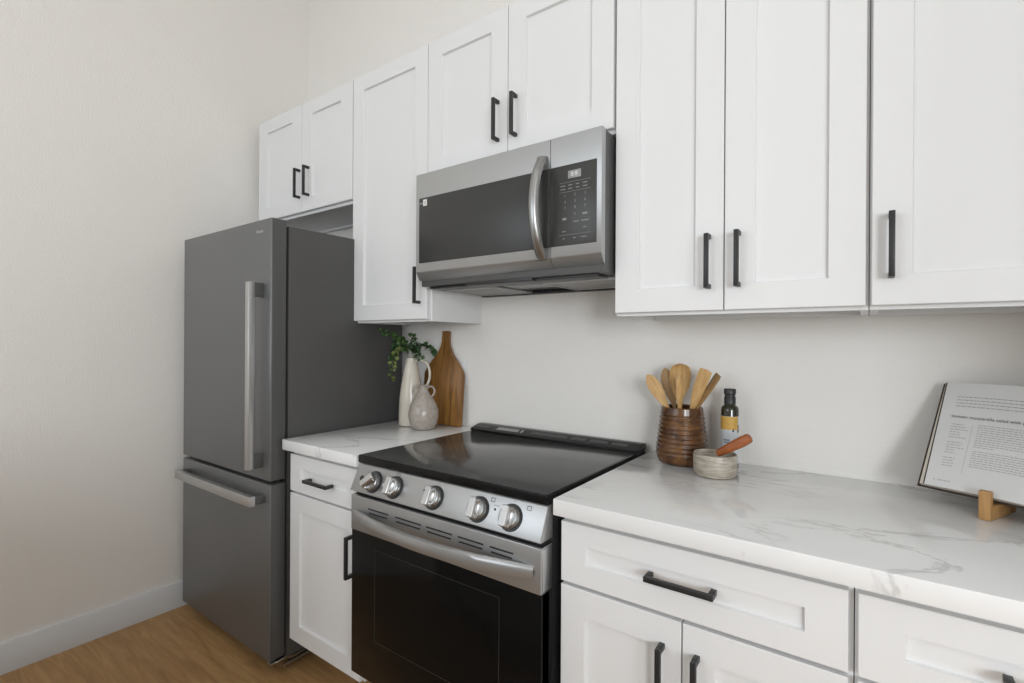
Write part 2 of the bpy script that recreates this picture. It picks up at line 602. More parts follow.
# unseen wall behind the camera; its left window opening is added for fill light
wins = [(-1.03, 0.95, 1.25, 2.82), (3.17, 4.45, 0.92, 2.32)]
mb = MB()
xs = XL - T
for x0, x1, z0, z1 in wins:
    mb.box(xs, x0, YF - T, YF, 0, ZC)
    mb.box(x0, x1, YF - T, YF, 0, z0)
    mb.box(x0, x1, YF - T, YF, z1, ZC)
    xs = x1
mb.box(xs, XR + T, YF - T, YF, 0, ZC)
struct(mb.build('wall_front', M['wall'], smooth=False))
for k, (x0, x1, z0, z1) in enumerate(wins):
    mb = MB()
    for a, b in ((x0, x0 + 0.05), (x1 - 0.05, x1), ((x0 + x1) / 2 - 0.025, (x0 + x1) / 2 + 0.025)):
        mb.box(a, b, YF - 0.09, YF - 0.03, z0, z1, 0.003)
    mb.box(x0, x1, YF - 0.09, YF - 0.03, z0, z0 + 0.05, 0.003)
    mb.box(x0, x1, YF - 0.09, YF - 0.03, z1 - 0.05, z1, 0.003)
    w = struct(mb.build('window_%d' % (k + 1), M['trim']))
    MB().box(x0 + 0.04, x1 - 0.04, YF - 0.064, YF - 0.058, z0 + 0.04, z1 - 0.04).build('pane', M['pane'], w, smooth=False)
# added half-height wall behind the camera, blocking light low on the left
struct(MB().box(-0.5, 1.20, -2.12, -2.00, 0, 1.02).box(1.15, 1.27, -2.71, -1.80, 0, 1.02).build('added_half_wall', M['wall'], smooth=False))
# baseboard along the left wall, running behind the refrigerator
mb = MB()
mb.prism([(XL + 0.0005, 0), (XL + 0.016, 0), (XL + 0.016, 0.116), (XL + 0.0135, 0.119), (XL + 0.0005, 0.119)], YF, -0.001)
struct(mb.build('baseboard_left', M['trim']))

# ------------------------------------------------------------------ handles and cabinets
YU = -0.3244        # face of the upper doors
YB = -0.640         # face of the base doors
HL = 0.142          # length of the pulls


def pull_v(x, zc, yf, off, parent):
    """black square-section bar pull, upright"""
    w = 0.0057
    mb = MB(off)
    mb.box(x - w, x + w, yf - 0.034, yf - 0.024, zc - HL / 2, zc + HL / 2, 0.0009)
    for s in (-1, 1):
        z = zc + s * (HL / 2 - w)
        mb.box(x - w, x + w, yf - 0.0245, yf, z - w, z + w, 0.0006)
    return mb.build('handle', M['black'], parent)


def pull_h(xc, z, yf, off, parent):
    w = 0.0057
    mb = MB(off)
    mb.box(xc - HL / 2, xc + HL / 2, yf - 0.034, yf - 0.024, z - w, z + w, 0.0009)
    for s in (-1, 1):
        x = xc + s * (HL / 2 - w)
        mb.box(x - w, x + w, yf - 0.0245, yf, z - w, z + w, 0.0006)
    return mb.build('handle', M['black'], parent)


def wall_cabinet(label, x0, x1, z0, z1, doors, st=0.071):
    """doors: (x0, x1, z0, handle x, handle z)"""
    off = ((x0 + x1) / 2, -0.16, z0)
    r = thing('wall_cabinet', label, 'cabinet', off, 'white shaker wall cabinets')
    yc = YU + 0.0205
    mb = MB(off)
    mb.box(x0, x0 + 0.018, yc, -0.001, z0, z1, 0.0008)
    mb.box(x1 - 0.018, x1, yc, -0.001, z0, z1, 0.0008)
    mb.box(x0 + 0.018, x1 - 0.018, yc, -0.001, z1 - 0.018, z1)
    mb.box(x0 + 0.018, x1 - 0.018, yc + 0.018, -0.001, z0 + 0.012, z0 + 0.028)
    mb.box(x0 + 0.018, x1 - 0.018, yc, yc + 0.018, z0, z0 + 0.038)
    mb.box(x0 + 0.018, x1 - 0.018, -0.012, -0.001, z0 + 0.028, z1 - 0.018)
    mb.box(x0 + 0.018, x1 - 0.018, -0.03, -0.012, z0, z0 + 0.012)
    mb.box(x0 + 0.018, x1 - 0.018, yc + 0.001, yc + 0.004, z0 + 0.038, z1 - 0.018)
    mb.build('carcass', M['cab'], r)
    for dx0, dx1, dz0, hx, hz in doors:
        d = MB(off).shaker(dx0, dx1, dz0, z1 - 0.003, YU, st=st).build('door', M['cab'], r)
        pull_v(hx, hz, YU, off, d)
    return r


ZT = 2.4465
wall_cabinet('short white two-door wall cabinet above the refrigerator, next to the left wall', -1.089, -0.283, 1.905, ZT,
             [(-1.083, -0.6825, 1.918, -0.694, 2.056), (-0.6785, -0.2845, 1.918, -0.617, 2.056)], 0.084)
wall_cabinet('tall narrow white one-door wall cabinet above the cutting board, right of the refrigerator', -0.280, 0.192, 1.3695, ZT,
             [(-0.2775, 0.1815, 1.3785, 0.1437, 1.509)])
wall_cabinet('short white two-door wall cabinet directly above the microwave', 0.195, 0.958, 1.918, ZT,
             [(0.1845, 0.5645, 1.930, 0.5262, 2.055), (0.5675, 0.9545, 1.930, 0.602, 2.055)])
wall_cabinet('wide tall white two-door wall cabinet above the utensil crock, right of the microwave', 0.9610, 1.5740, 1.3695, ZT,
             [(0.9640, 1.2655, 1.3785, 1.230, 1.506), (1.2685, 1.5685, 1.3785, 1.3027, 1.507)])
wall_cabinet('rightmost tall white wall cabinet, one door with a black pull, above the open cookbook', 1.5755, 2.220, 1.3695, ZT,
             [(1.5790, 2.216, 1.3785, 1.6143, 1.508)])


def base_cabinet(label, x0, x1, drawer, doors, more=()):
    off = ((x0 + x1) / 2, -0.31, 0.0)
    r = thing('base_cabinet', label, 'cabinet', off, 'white shaker base cabinets')
    yc = YB + 0.0205
    mb = MB(off)
    mb.box(x0, x0 + 0.018, yc, -0.001, 0.142, 0.8735, 0.0008)
    mb.box(x1 - 0.018, x1, yc, -0.001, 0.142, 0.8735, 0.0008)
    mb.box(x0, x0 + 0.018, -0.46, -0.001, 0.0, 0.142)
    mb.box(x1 - 0.018, x1, -0.46, -0.001, 0.0, 0.142)
    mb.box(x0 + 0.018, x1 - 0.018, yc + 0.001, -0.001, 0.142, 0.160)
    mb.box(x0 + 0.018, x1 - 0.018, yc, yc + 0.018, 0.160, 0.8735)
    mb.box(x0 + 0.018, x1 - 0.018, -0.012, -0.001, 0.160, 0.8735)
    mb.build('carcass', M['cab'], r)
    MB(off).box(x0 + 0.018, x1 - 0.018, -0.475, -0.46, 0.001, 0.142).build('toe_kick', M['toe'], r)
    for a, b, z0, z1, hx, hz in drawer:
        d = MB(off).shaker(a, b, z0, z1, YB, st=0.066, rl=0.050, rec=0.008).build('drawer_front', M['cab'], r)
        pull_h(hx, hz, YB, off, d)
    for a, b, z0, z1, hx, hz in doors:
        d = MB(off).shaker(a, b, z0, z1, YB, st=0.064, rl=0.064).build('door', M['cab'], r)
        pull_v(hx, hz, YB, off, d)
    return r


base_cabinet('narrow white base cabinet between the refrigerator and the range', -0.229, 0.200,
             [(-0.2260, 0.197, 0.7185, 0.8580, -0.022, 0.780)],
             [(-0.2260, 0.197, 0.150, 0.7105, 0.160, 0.565)])
base_cabinet('wide white base cabinet right of the range, one long drawer over two doors', 0.9655, 1.5560,
             [(0.9675, 1.5480, 0.7125, 0.8575, 1.2580, 0.789)],
             [(0.9675, 1.2575, 0.150, 0.7040, 1.2185, 0.578), (1.2605, 1.5480, 0.150, 0.7040, 1.291, 0.578)])
base_cabinet('rightmost white base cabinet, a stack of drawers below the open cookbook', 1.5575, 2.066,
             [(1.5620, 2.060, 0.7125, 0.8575, 1.815, 0.784), (1.5620, 2.060, 0.435, 0.7040, 1.819, 0.575), (1.5620, 2.060, 0.150, 0.430, 1.819, 0.29)], [])

struct(MB((2.145, -0.31, 0)).box(2.068, 2.2225, -0.62, -0.001, 0.0, 0.8735, 0.001).build('trim_5', M['cab']))
# ------------------------------------------------------------------ countertops
YC, ZK = -0.6625, 0.914


def countertop(label, x0, x1):
    mb = MB(((x0 + x1) / 2, YC / 2, 0.8745))
    mb.box(x0, x1, YC, -0.0012, 0.8745, ZK, 0.0022, 2)
    return tag(mb.build('countertop', M['quartz']), label, 'countertop', 'white quartz countertops')


countertop('short white quartz countertop under the jug, between refrigerator and range', -0.2455, 0.2035)
countertop('long grey-veined white quartz countertop right of the range, under the cookbook', 0.9570, 2.223)

# ------------------------------------------------------------------ refrigerator
FX0, FX1, FY = -1.028, -0.262, -0.700
off = ((FX0 + FX1) / 2, -0.36, 0.0)
fr = thing('refrigerator', 'dark stainless bottom-freezer refrigerator beside the left wall', 'refrigerator', off)
mb = MB(off)
mb.box(FX0 + 0.004, FX1 - 0.003, -0.628, -0.045, 0.055, 1.738, 0.004)
mb.build('body', M['fridgeside'], fr)
mb = MB(off)
mb.box(FX0 + 0.012, FX1 - 0.012, -0.640, -0.627, 0.09, 1.730)
mb.build('door_gasket', M['gap'], fr)
def fridge_door(name, z0, z1):
    core = MB(off).box(FX0, FX1, FY + 0.004, -0.639, z0, z1, 0.003, 3).build(name, M['fridgedoor'], fr)
    MB(off).box(FX0, FX1, FY, FY + 0.006, z0, z1, 0.0026, 3).build('front_panel', M['dsteel'], core)
    return core


ud = fridge_door('upper_door', 0.756, 1.757)
ld = fridge_door('freezer_drawer', 0.072, 0.742)
mb = MB(off)
mb.box(-0.336, -0.310, -0.760, -0.736, 0.803, 1.512, 0.0015)
mb.build('handle', M['steelv'], ud)
for z in (0.803, 1.456):
    MB(off).box(-0.333, -0.313, -0.7365, FY + 0.001, z + 0.001, z + 0.055, 0.0012).build('handle_post', M['fridgedoor'], ud)
mb = MB(off)
mb.box(-0.962, -0.296, -0.760, -0.738, 0.668, 0.705, 0.0015)
mb.build('handle', M['steelv'], ld)
for x in (-0.962, -0.318):
    MB(off).box(x, x + 0.022, -0.7385, FY + 0.001, 0.671, 0.702, 0.0012).build('handle_post', M['fridgedoor'], ld)
text_part('logo', 'Hisense', 0.0165, M['logo'], ud, face_front(-0.372 - off[0], FY - 0.0008 - off[1], 1.713), bold=0.0002)
for z in (1.498, 0.838):
    MB(off).lathe([(0, 0.0015), (0.003, 0.001), (0.003, 0)], (-0.984, FY, z), 12, (0, -1, 0)).build('screw_cap', M['blackplastic'], ud)
mb = MB(off)
mb.box(FX0 + 0.02, FX1 - 0.02, -0.60, -0.06, 0.018, 0.056)
mb.build('base_grille', M['gap'], fr)
mb = MB(off)
mb.prism_x([(-0.690, 0.052), (-0.690, 0.060), (-0.62, 0.060), (-0.60, 0.050), (-0.44, 0.050), (-0.44, 0.040), (-0.61, 0.040), (-0.63, 0.052)], FX1 - 0.030, FX1 - 0.006, 0.001)
mb.lathe([(0, 0.072), (0.008, 0.072), (0.008, 0.05), (0.012, 0.05), (0.012, 0.044), (0, 0.044)], (FX1 - 0.028, -0.668, 0), 16)
mb.tube([(FX1 - 0.024, -0.690, 0.062), (FX1 - 0.016, -0.686, 0.058), (FX1 - 0.006, -0.665, 0.056), (FX1 - 0.003, -0.640, 0.060)], 0.004, 8)
mb.box(FX1 - 0.012, FX1 - 0.004, -0.64, -0.42, 0.024, 0.034, 0.001)
mb.build('hinge', M['polish'], fr)
for x in (FX0 + 0.08, FX1 - 0.08):
    for y in (-0.52, -0.10):
        MB(off).lathe([(0, 0.055), (0.012, 0.055), (0.012, 0.012), (0.020, 0.010), (0.020, 0.0), (0, 0.0)], (x, y, 0), 20).build('foot', M['blackplastic'], fr)

# ------------------------------------------------------------------ microwave
MX0, MX1, MY = 0.1975, 0.9530, -0.3955
off = ((MX0 + MX1) / 2, -0.2, 1.50)
mw = thing('microwave', 'stainless over-the-range microwave below the short two-door wall cabinet', 'microwave', off)
mb = MB(off)
mb.box(MX0 + 0.003, MX1 - 0.003, -0.370, -0.002, 1.497, 1.912, 0.003)
mb.build('body', M['fridgedoor'], mw)
XS = 0.7825                       # seam between door and control side
ZG0, ZG1 = 1.5800, 1.8200


def mw_front(x0, x1):
    # steel face with rolled bottom lip; profile in (y, z)
    prof = [(-0.371, 1.9118), (MY + 0.003, 1.9118), (MY, 1.909), (MY, 1.5500), (MY + 0.0015, 1.5475), (MY + 0.0175, 1.5225), (MY + 0.022, 1.5200), (-0.371, 1.5180)]
    m_ = MB(off)
    m_.prism_x(prof, x0, x1)
    return m_


md = mw_front(MX0, XS - 0.001).build('door', M['steel'], mw)
mp_ = mw_front(XS + 0.001, MX1).build('control_panel', M['steel'], mw)
MB(off).box(0.2155, XS - 0.0015, MY - 0.003, MY + 0.004, ZG0, ZG1, 0.0012).build('window', M['mwglass'], md)
cg = MB(off).box(XS + 0.0015, 0.9375, MY - 0.003, MY + 0.004, ZG0, ZG1, 0.0012).build('keypad', M['panelglass'], mp_)
# bowed vertical handle
mb = MB(off)
rings = []
n = 18
for i in range(n + 1):
    t = i / n
    z = 1.545 + t * 0.315
    bow = 0.050 * (1 - abs(2 * t - 1) ** 2.4)
    y = MY - 0.002 - bow
    w, d = 0.0165, 0.008 + 0.004 * (1 - abs(2 * t - 1))
    rings.append([(0.756 + w * cx, y + d * cy - 0.004, z) for cx, cy in
                  [(-1, 0.6), (-0.8, -0.5), (-0.4, -0.95), (0.4, -0.95), (0.8, -0.5), (1, 0.6), (0.8, 1), (-0.8, 1)]])
mb.loft(rings)
mb.box(0.740, 0.764, MY - 0.014, MY + 0.001, 1.543, 1.567, 0.003)
mb.box(0.740, 0.764, MY - 0.014, MY + 0.001, 1.838, 1.862, 0.003)
mb.build('handle', M['polish'], md)
MB(off).box(0.2375, 0.2565, MY - 0.0042, MY - 0.0028, 1.789, 1.8125, 0.0003).build('sticker', M['white'], md)
mb = MB(off)
mb.box(0.2465, 0.2495, MY - 0.0048, MY - 0.0040, 1.793, 1.807)
mb.box(0.2190, 0.2350, MY - 0.0040, MY - 0.0028, 1.797, 1.8025)
mb.build('sticker_print', M['display'], md)
# display and key legends
dsp = MB(off).box(0.8455, 0.8885, MY - 0.0042, MY - 0.0026, 1.7775, 1.8005, 0.0004).build('display', M['display'], mp_)
YP = MY - 0.0044
text_part('display_digits', '8:8', 0.019, M['white'], dsp, face_front(0.867 - off[0], YP - 0.0004 - off[1], 1.789 - off[2]), 'CENTER')
def dsh(x, z, w, h=0.0026):
    MB(off).box(x - w / 2, x + w / 2, YP + 0.0005, YP + 0.0018, z - h / 2, z + h / 2).build('key_legend', M['print'], mp_)
for z in (1.767, 1.739):
    dsh(0.868, z, 0.105, 0.0009)
for z in (1.758, 1.748):
    for x, w in ((0.828, 0.016), (0.853, 0.014), (0.877, 0.011), (0.902, 0.015)):
        dsh(x, z, w, 0.0028)
for x, z, w in ((0.872, 1.648, 0.018), (0.902, 1.648, 0.024), (0.902, 1.628, 0.011), (0.832, 1.622, 0.011), (0.899, 1.600, 0.018), (0.832, 1.600, 0.006), (0.868, 1.600, 0.009)):
    dsh(x, z, w)
dsh(0.868, 1.611, 0.105, 0.0009)
dsh(0.902, 1.668, 0.016, 0.006); dsh(0.834, 1.659, 0.013, 0.007)
for r_, row in enumerate(('123', '456', '789')):
    for c_, ch in enumerate(row):
        text_part('digit', ch, 0.0125, M['print'], mp_, face_front(0.836 + c_ * 0.0335 - off[0], YP - off[1], 1.727 - r_ * 0.0185 - off[2]), 'CENTER')
text_part('digit', '0', 0.0125, M['print'], mp_, face_front(0.8695 - off[0], YP - off[1], 1.670 - off[2]), 'CENTER')
# underside: dark intake strip, grease filters and lamp lens
mb = MB(off)
mb.box(MX0 + 0.03, MX1 - 0.03, -0.352, -0.285, 1.488, 1.4975, 0.002)
mb.box(0.42, 0.70, -0.372, -0.30, 1.487, 1.500, 0.002)
mb.build('air_intake', M['blackplastic'], mw)
for x0, x1 in ((0.235, 0.47), (0.69, 0.93)):
    f_ = MB(off).box(x0, x1, -0.265, -0.045, 1.489, 1.4972, 0.001).build('filter', M['filter'], mw)
    mb = MB(off)
    for a, b, c, d in ((x0 - 0.012, x0, -0.277, -0.033), (x1, x1 + 0.012, -0.277, -0.033), (x0, x1, -0.277, -0.265), (x0, x1, -0.045, -0.033)):
        mb.box(a, b, c, d, 1.486, 1.4972, 0.001)
    mb.build('filter_frame', M['steel'], f_)
MB(off).box(0.50, 0.66, -0.255, -0.15, 1.491, 1.4972, 0.002).build('lamp_lens', M['display'], mw)
MB(off).box(MX0 + 0.02, MX1 - 0.02, -0.030, -0.004, 1.482, 1.4972, 0.002).build('rear_rail', M['blackplastic'], mw)

# ------------------------------------------------------------------ range
RX0, RX1 = 0.2145, 0.9405
off = ((RX0 + RX1) / 2, -0.33, 0.0)
rg = thing('range', 'slide-in stainless electric range with black glass top, between the two countertops', 'range', off)
mb = MB(off)
mb.box(RX0 + 0.003, RX1 - 0.003, -0.632, -0.012, 0.20, 0.888, 0.002)
mb.build('body', M['blackplastic'], rg)
mb = MB(off)
mb.box(RX0 + 0.03, RX1 - 0.03, -0.44, -0.05, 0.03, 0.20)
mb.build('base', M['gap'], rg)
for x in (RX0 + 0.06, RX1 - 0.06):
    for y in (-0.42, -0.08):
        MB(off).lathe([(0, 0.04), (0.013, 0.04), (0.013, 0.008), (0.018, 0.006), (0.018, 0), (0, 0)], (x, y, 0), 16).build('foot', M['gap'], rg)
# glass cooktop
ck = MB(off).box(RX0 + 0.004, RX1 - 0.003, -0.656, -0.020, 0.905, 0.9187, 0.001, 2).build('cooktop', M['cooktop'], rg)
mb = MB(off)
mb.box(RX0 - 0.001, RX1 + 0.002, -0.662, -0.014, 0.8935, 0.9180, 0.0022, 2)  # black border, also carrying the front edge's dark reflection in its colour
mb.build('cooktop_dark_border', M['gapgloss'], rg)
# raised vent along the back
vt = MB(off).prism_x([(-0.014, 0.9188), (-0.096, 0.9188), (-0.096, 0.9250), (-0.084, 0.9290), (-0.044, 0.9415), (-0.014, 0.9415)], RX0 - 0.004, RX1 + 0.006, 0.003).build('back_vent', M['gapgloss'], rg)
mb = MB(off)
sl = math.atan2(0.015, 0.036)
def slot(x0, x1, nm, mt):
    # thin raised strip lying on the sloped vent face
    y0, z0, y1, z1 = -0.076, 0.9313, -0.056, 0.93755
    MB(off).prism_x([(y0, z0), (y1, z1), (y1 - 0.0006, z1 + 0.0012), (y0 - 0.0006, z0 + 0.0012)], x0, x1).build(nm, mt, vt)
for x0, x1 in ((0.225, 0.300), (0.500, 0.660), (0.680, 0.740), (0.755, 0.825), (0.840, 0.900)):
    slot(x0, x1, 'vent_slot', M['slotgrey'])
slot(0.335, 0.440, 'vent_plate', M['display'])
slot(0.452, 0.462, 'vent_plate', M['display'])
# tilted control panel
PT, PB = Vector((0, -0.657, 0.889)), Vector((0, -0.694, 0.811))
pn = Vector((0, PB.z - PT.z, -(PB.y - PT.y))).normalized()      # outward normal
if pn.y > 0:
    pn = -pn
mb = MB(off)
mb.prism_x([(PT.y, PT.z), (PB.y, PB.z), (PB.y + 0.006, PB.z - 0.003), (-0.634, 0.808), (-0.634, 0.8905), (PT.y + 0.004, 0.8925)], RX0, RX1, 0.0018)
pan = mb.build('control_panel', M['steel'], rg)
mb = MB(off)
mb.box(RX0 + 0.006, RX1 - 0.006, -0.672, -0.633, 0.795, 0.812)
mb.build('trim_gap', M['gap'], rg)


def on_panel(x, z, h):
    t = (PT.z - z) / (PT.z - PB.z)
    p = PT.lerp(PB, t)
    return Vector((x, p.y, p.z)) + pn * h


down = (PB - PT).normalized()
for i, (kx, roll) in enumerate(((0.312, 48), (0.408, 0), (0.574, 0), (0.737, 0), (0.843, 0))):
    base = on_panel(kx, 0.848, 0)
    k = MB(off).lathe([(0, 0.019), (0.0265, 0.019), (0.0285, 0.017), (0.0295, 0.012), (0.0295, 0.004)], base, 48, pn)
    kn = k.build('knob', M['polish'], rg)
    MB(off).lathe([(0.0290, 0.0045), (0.0335, 0.004), (0.0345, 0.0), (0.0, 0.0)], base, 48, pn).build('knob_ring', M['blackplastic'], kn)
    # grip bar across the knob face
    a = math.radians(roll)
    X = Vector((1, 0, 0)); D = down
    wx = X * math.cos(a) + D * math.sin(a)
    lg = -X * math.sin(a) + D * math.cos(a)
    rings = []
    for h, w, l in ((0.017, 0.0118, 0.0268), (0.030, 0.0108, 0.0262), (0.0355, 0.0100, 0.0256), (0.037, 0.0088, 0.0244)):
        c = base + pn * h
        ring = []
        for s, e in ((1, 1), (1, -1), (-1, -1), (-1, 1)):
            ring.append((s, e))
        pts = []
        for s, e in ((1, 1), (-1, 1), (-1, -1), (1, -1)):
            for q in range(4):
                b_ = math.radians(90 * q / 3)
                cx = math.cos(b_) if s * e > 0 else math.sin(b_)
                cy = math.sin(b_) if s * e > 0 else math.cos(b_)
                rr = 0.003
                pts.append(c + wx * s * (w - rr + rr * cx) + lg * e * (l - rr + rr * cy))
        rings.append(pts)
    gp = MB(off).loft(rings).build('grip', M['steelv'], kn)
    # scooped side of the grip, an oval with a bright rim
    for sd in (-1, 1):
        nrm = (pn * 0.75 + wx * sd).normalized()
        tw = lg.cross(nrm).normalized()
        c0 = base + pn * 0.0255 + wx * sd * 0.0132
        rr = []
        for q_, h_ in ((1.0, -0.008), (1.0, 0.0012), (0.94, 0.0022), (0.86, 0.0022), (0.80, 0.0010), (0.4, -0.0012)):
            rr.append([c0 + nrm * h_ + lg * (0.0225 * q_ * math.cos(2 * math.pi * j / 28)) + tw * (0.0108 * q_ * math.sin(2 * math.pi * j / 28)) for j in range(28)])
        MB(off).loft(rr).build('scoop', M['polish'], gp)
# printed marks beside the knobs
mb = MB(off)
def mark(x, z, w, h, mb=None):
    own = mb is None
    mb = mb or MB(off)
    c = on_panel(x, z, 0.0004)
    q = [c + Vector((sx * w / 2, 0, 0)) - down * (sy * h / 2) for sx, sy in ((-1, -1), (1, -1), (1, 1), (-1, 1))]
    mb.quad(q)
    if own:
        mb.build('printed_mark', M['display'], pan)
for kx in (0.408, 0.776, 0.890):
    zk = 0.882 if kx == 0.408 else 0.877
    sq_ = MB(off)
    outer = [on_panel(kx + sx * 0.0066, zk + sz * 0.0050, 0.0004) for sx, sz in ((-1, -1), (1, -1), (1, 1), (-1, 1))]
    inner = [on_panel(kx + sx * 0.0050, zk + sz * 0.0036, 0.0004) for sx, sz in ((-1, -1), (1, -1), (1, 1), (-1, 1))]
    sq_.loft([outer, inner], False, False)
    sq_.build('printed_mark', M['darkprint'], pan)
for x, z, w in ((0.312, 0.884, 0.014), (0.574, 0.884, 0.018), (0.737, 0.884, 0.007), (0.843, 0.884, 0.007), (0.791, 0.866, 0.020), (0.530, 0.870, 0.016), (0.371, 0.868, 0.010)):
    mark(x, z, w, 0.0018)
for x, z, r in ((0.2510, 0.850, 0.0095), (0.528, 0.860, 0.0028), (0.789, 0.857, 0.0032)):
    MB(off).lathe([(0, 0.0012), (r * 0.9, 0.0012), (r, 0.0)], on_panel(x, z, 0), 20, pn).build('push_button', M['blackplastic'], pan)
# oven door
DY = -0.686
od = MB(off).box(RX0, RX1, DY + 0.004, -0.634, 0.222, 0.797, 0.003).build('oven_door', M['blackplastic'], rg)
MB(off).box(RX0, RX1, DY, -0.648, 0.222, 0.684, 0.002).build('door_glass', M['glass'], od)
mb = MB(off)
# inner window outline and rack seen faintly behind the glass
for a, b, c, d in ((0.33, 0.815, 0.640, 0.6415), (0.33, 0.815, 0.356, 0.3575)):
    mb.box(a, b, DY - 0.0006, DY + 0.001, c, d)
for a in (0.33, 0.8135):
    mb.box(a, a + 0.0015, DY - 0.0006, DY + 0.001, 0.356, 0.6415)
mb.build('window_outline', plain('faint_window_line', (0.03, 0.03, 0.03), 0.3, var=0.02), od)
# steel top band with hollow and vent slots
band = MB(off).box(RX0 - 0.0005, RX1 + 0.0005, DY - 0.003, -0.636, 0.684, 0.7965, 0.003).build('door_band', M['steel'], od)
mb = MB(off)
for x0, x1 in ((0.300, 0.395), (0.425, 0.535), (0.555, 0.655), (0.675, 0.765), (0.785, 0.860)):
    MB(off).box(x0, x1, DY - 0.0036, DY, 0.7625, 0.7675, 0.001).build('vent_slot', M['gap'], band)
    MB(off).box(x0 + 0.004, x1 - 0.004, DY - 0.0036, DY, 0.7500, 0.7550, 0.001).build('vent_slot', M['gap'], band)
MB(off).box(RX1 + 0.0003, RX1 + 0.0018, DY + 0.004, -0.640, 0.690, 0.791, 0.0006).build('end_plate', M['steelv'], band)
# broad bowed handle
rings = []
n = 28
for i in range(n + 1):
    t = i / n
    x = RX0 + 0.018 + t * (RX1 - RX0 - 0.036)
    e = 1 - abs(2 * t - 1) ** 2.2
    y = DY - 0.004 - 0.052 * e
    hz = 0.0125 + 0.0065 * min(1, 5 * min(t, 1 - t) + 0.35)
    d = 0.007 + 0.004 * e
    zc = 0.7365
    rings.append([(x, y + d * py, zc + hz * pz) for py, pz in
                  [(-0.2, 1.0), (-0.75, 0.8), (-1.0, 0.3), (-1.0, -0.4), (-0.7, -0.85), (-0.1, -1.0), (0.7, -0.9), (1.0, -0.5), (1.0, 0.6), (0.6, 0.95)]])
mb = MB(off)
mb.loft(rings)
for x in (RX0 + 0.018, RX1 - 0.058):
    mb.box(x, x + 0.04, DY - 0.012, DY + 0.001, 0.7265, 0.7465, 0.004)
mb.build('handle', M['steel'], od)
# ------------------------------------------------------------------ wall outlet behind the board
off = (0.072, 0, 1.154)
ot = thing('wall_outlet', 'white outlet plate on the wall, mostly hidden behind the cutting board', 'outlet', (0.072, -0.001, 1.154))
off = (0.072, -0.001, 1.154)
pl = MB(off).box(0.038, 0.1125, -0.0065, -0.0005, 1.096, 1.214, 0.002).build('cover_plate', M['white'], ot)
for z in (1.133, 1.175):
    MB(off).box(0.057, 0.087, -0.0085, -0.006, z - 0.015, z + 0.015, 0.003).build('socket', M['trim'], ot)

# ------------------------------------------------------------------ cutting board
q = Matrix.Rotation(math.radians(-4.2), 4, 'X').to_quaternion()
cb = thing('cutting_board', 'bottle-shaped acacia cutting board leaning on the wall behind the vases', 'cutting board', (-0.0015, -0.0545, 0.9152), rot=q)
half = [(0.0, 0.0), (0.112, 0.0), (0.117, 0.005), (0.1185, 0.222), (0.1165, 0.233), (0.108, 0.246), (0.075, 0.287), (0.045, 0.318), (0.030, 0.338),
        (0.0235, 0.356), (0.0190, 0.380), (0.0172, 0.400), (0.0195, 0.404), (0.0195, 0.4215), (0.016, 0.425), (0.0, 0.425)]
outl = half[1:-1] + [(-x, z) for x, z in reversed(half[1:-1])]
MB().prism(outl, 0.0, 0.019, 0.002).build('board', M['board'], cb)
mb = MB()
mb.tube([(0.055, -0.0006, 0.02), (0.058, -0.0006, 0.10), (0.050, -0.0006, 0.18), (0.056, -0.0006, 0.235)], 0.0011, 6)
mb.build('dark_streak', plain('dark_heartwood', (0.05, 0.02, 0.008), 0.5, var=0.1), cb)

# ------------------------------------------------------------------ jug, vase and greenery
JX, JY = -0.112, -0.128
jg = thing('jug', 'tall slim cream ceramic jug with one loop handle, holding the greenery', 'jug', (JX, JY, ZK + 0.0005), rot=Matrix.Rotation(math.radians(20), 4, 'Z').to_quaternion())
prof = [(0, 0), (0.053, 0), (0.055, 0.003), (0.0550, 0.05), (0.0520, 0.12), (0.0450, 0.18), (0.0365, 0.23), (0.0275, 0.27), (0.0225, 0.292),
        (0.0222, 0.299), (0.0212, 0.300), (0.0195, 0.297), (0.0205, 0.288), (0.026, 0.25), (0.038, 0.18), (0.043, 0.08), (0.042, 0.010), (0, 0.008)]
MB().lathe(prof).build('body', M['cream'], jg)
mb = MB()
hp = []
for i in range(15):
    t = i / 14
    a = math.radians(100 - 205 * t)
    hp.append((0.056 + 0.036 * math.cos(a), 0, 0.228 + 0.060 * math.sin(a)))
hp = [(0.020, 0, 0.284), (0.032, 0, 0.292)] + hp[1:-1] + [(0.046, 0, 0.170), (0.036, 0, 0.172)]
mb.tube(hp, 0.0058, 10)
mb.build('handle', M['cream'], jg)
MB().lathe([(0.0135, 0.292), (0.0150, 0.312), (0.0185, 0.322), (0.0175, 0.322), (0.0138, 0.312), (0.0122, 0.292)], seg=32).build('spout_ring', plain('grey_glaze', (0.30, 0.30, 0.27), 0.25, var=0.1), jg)

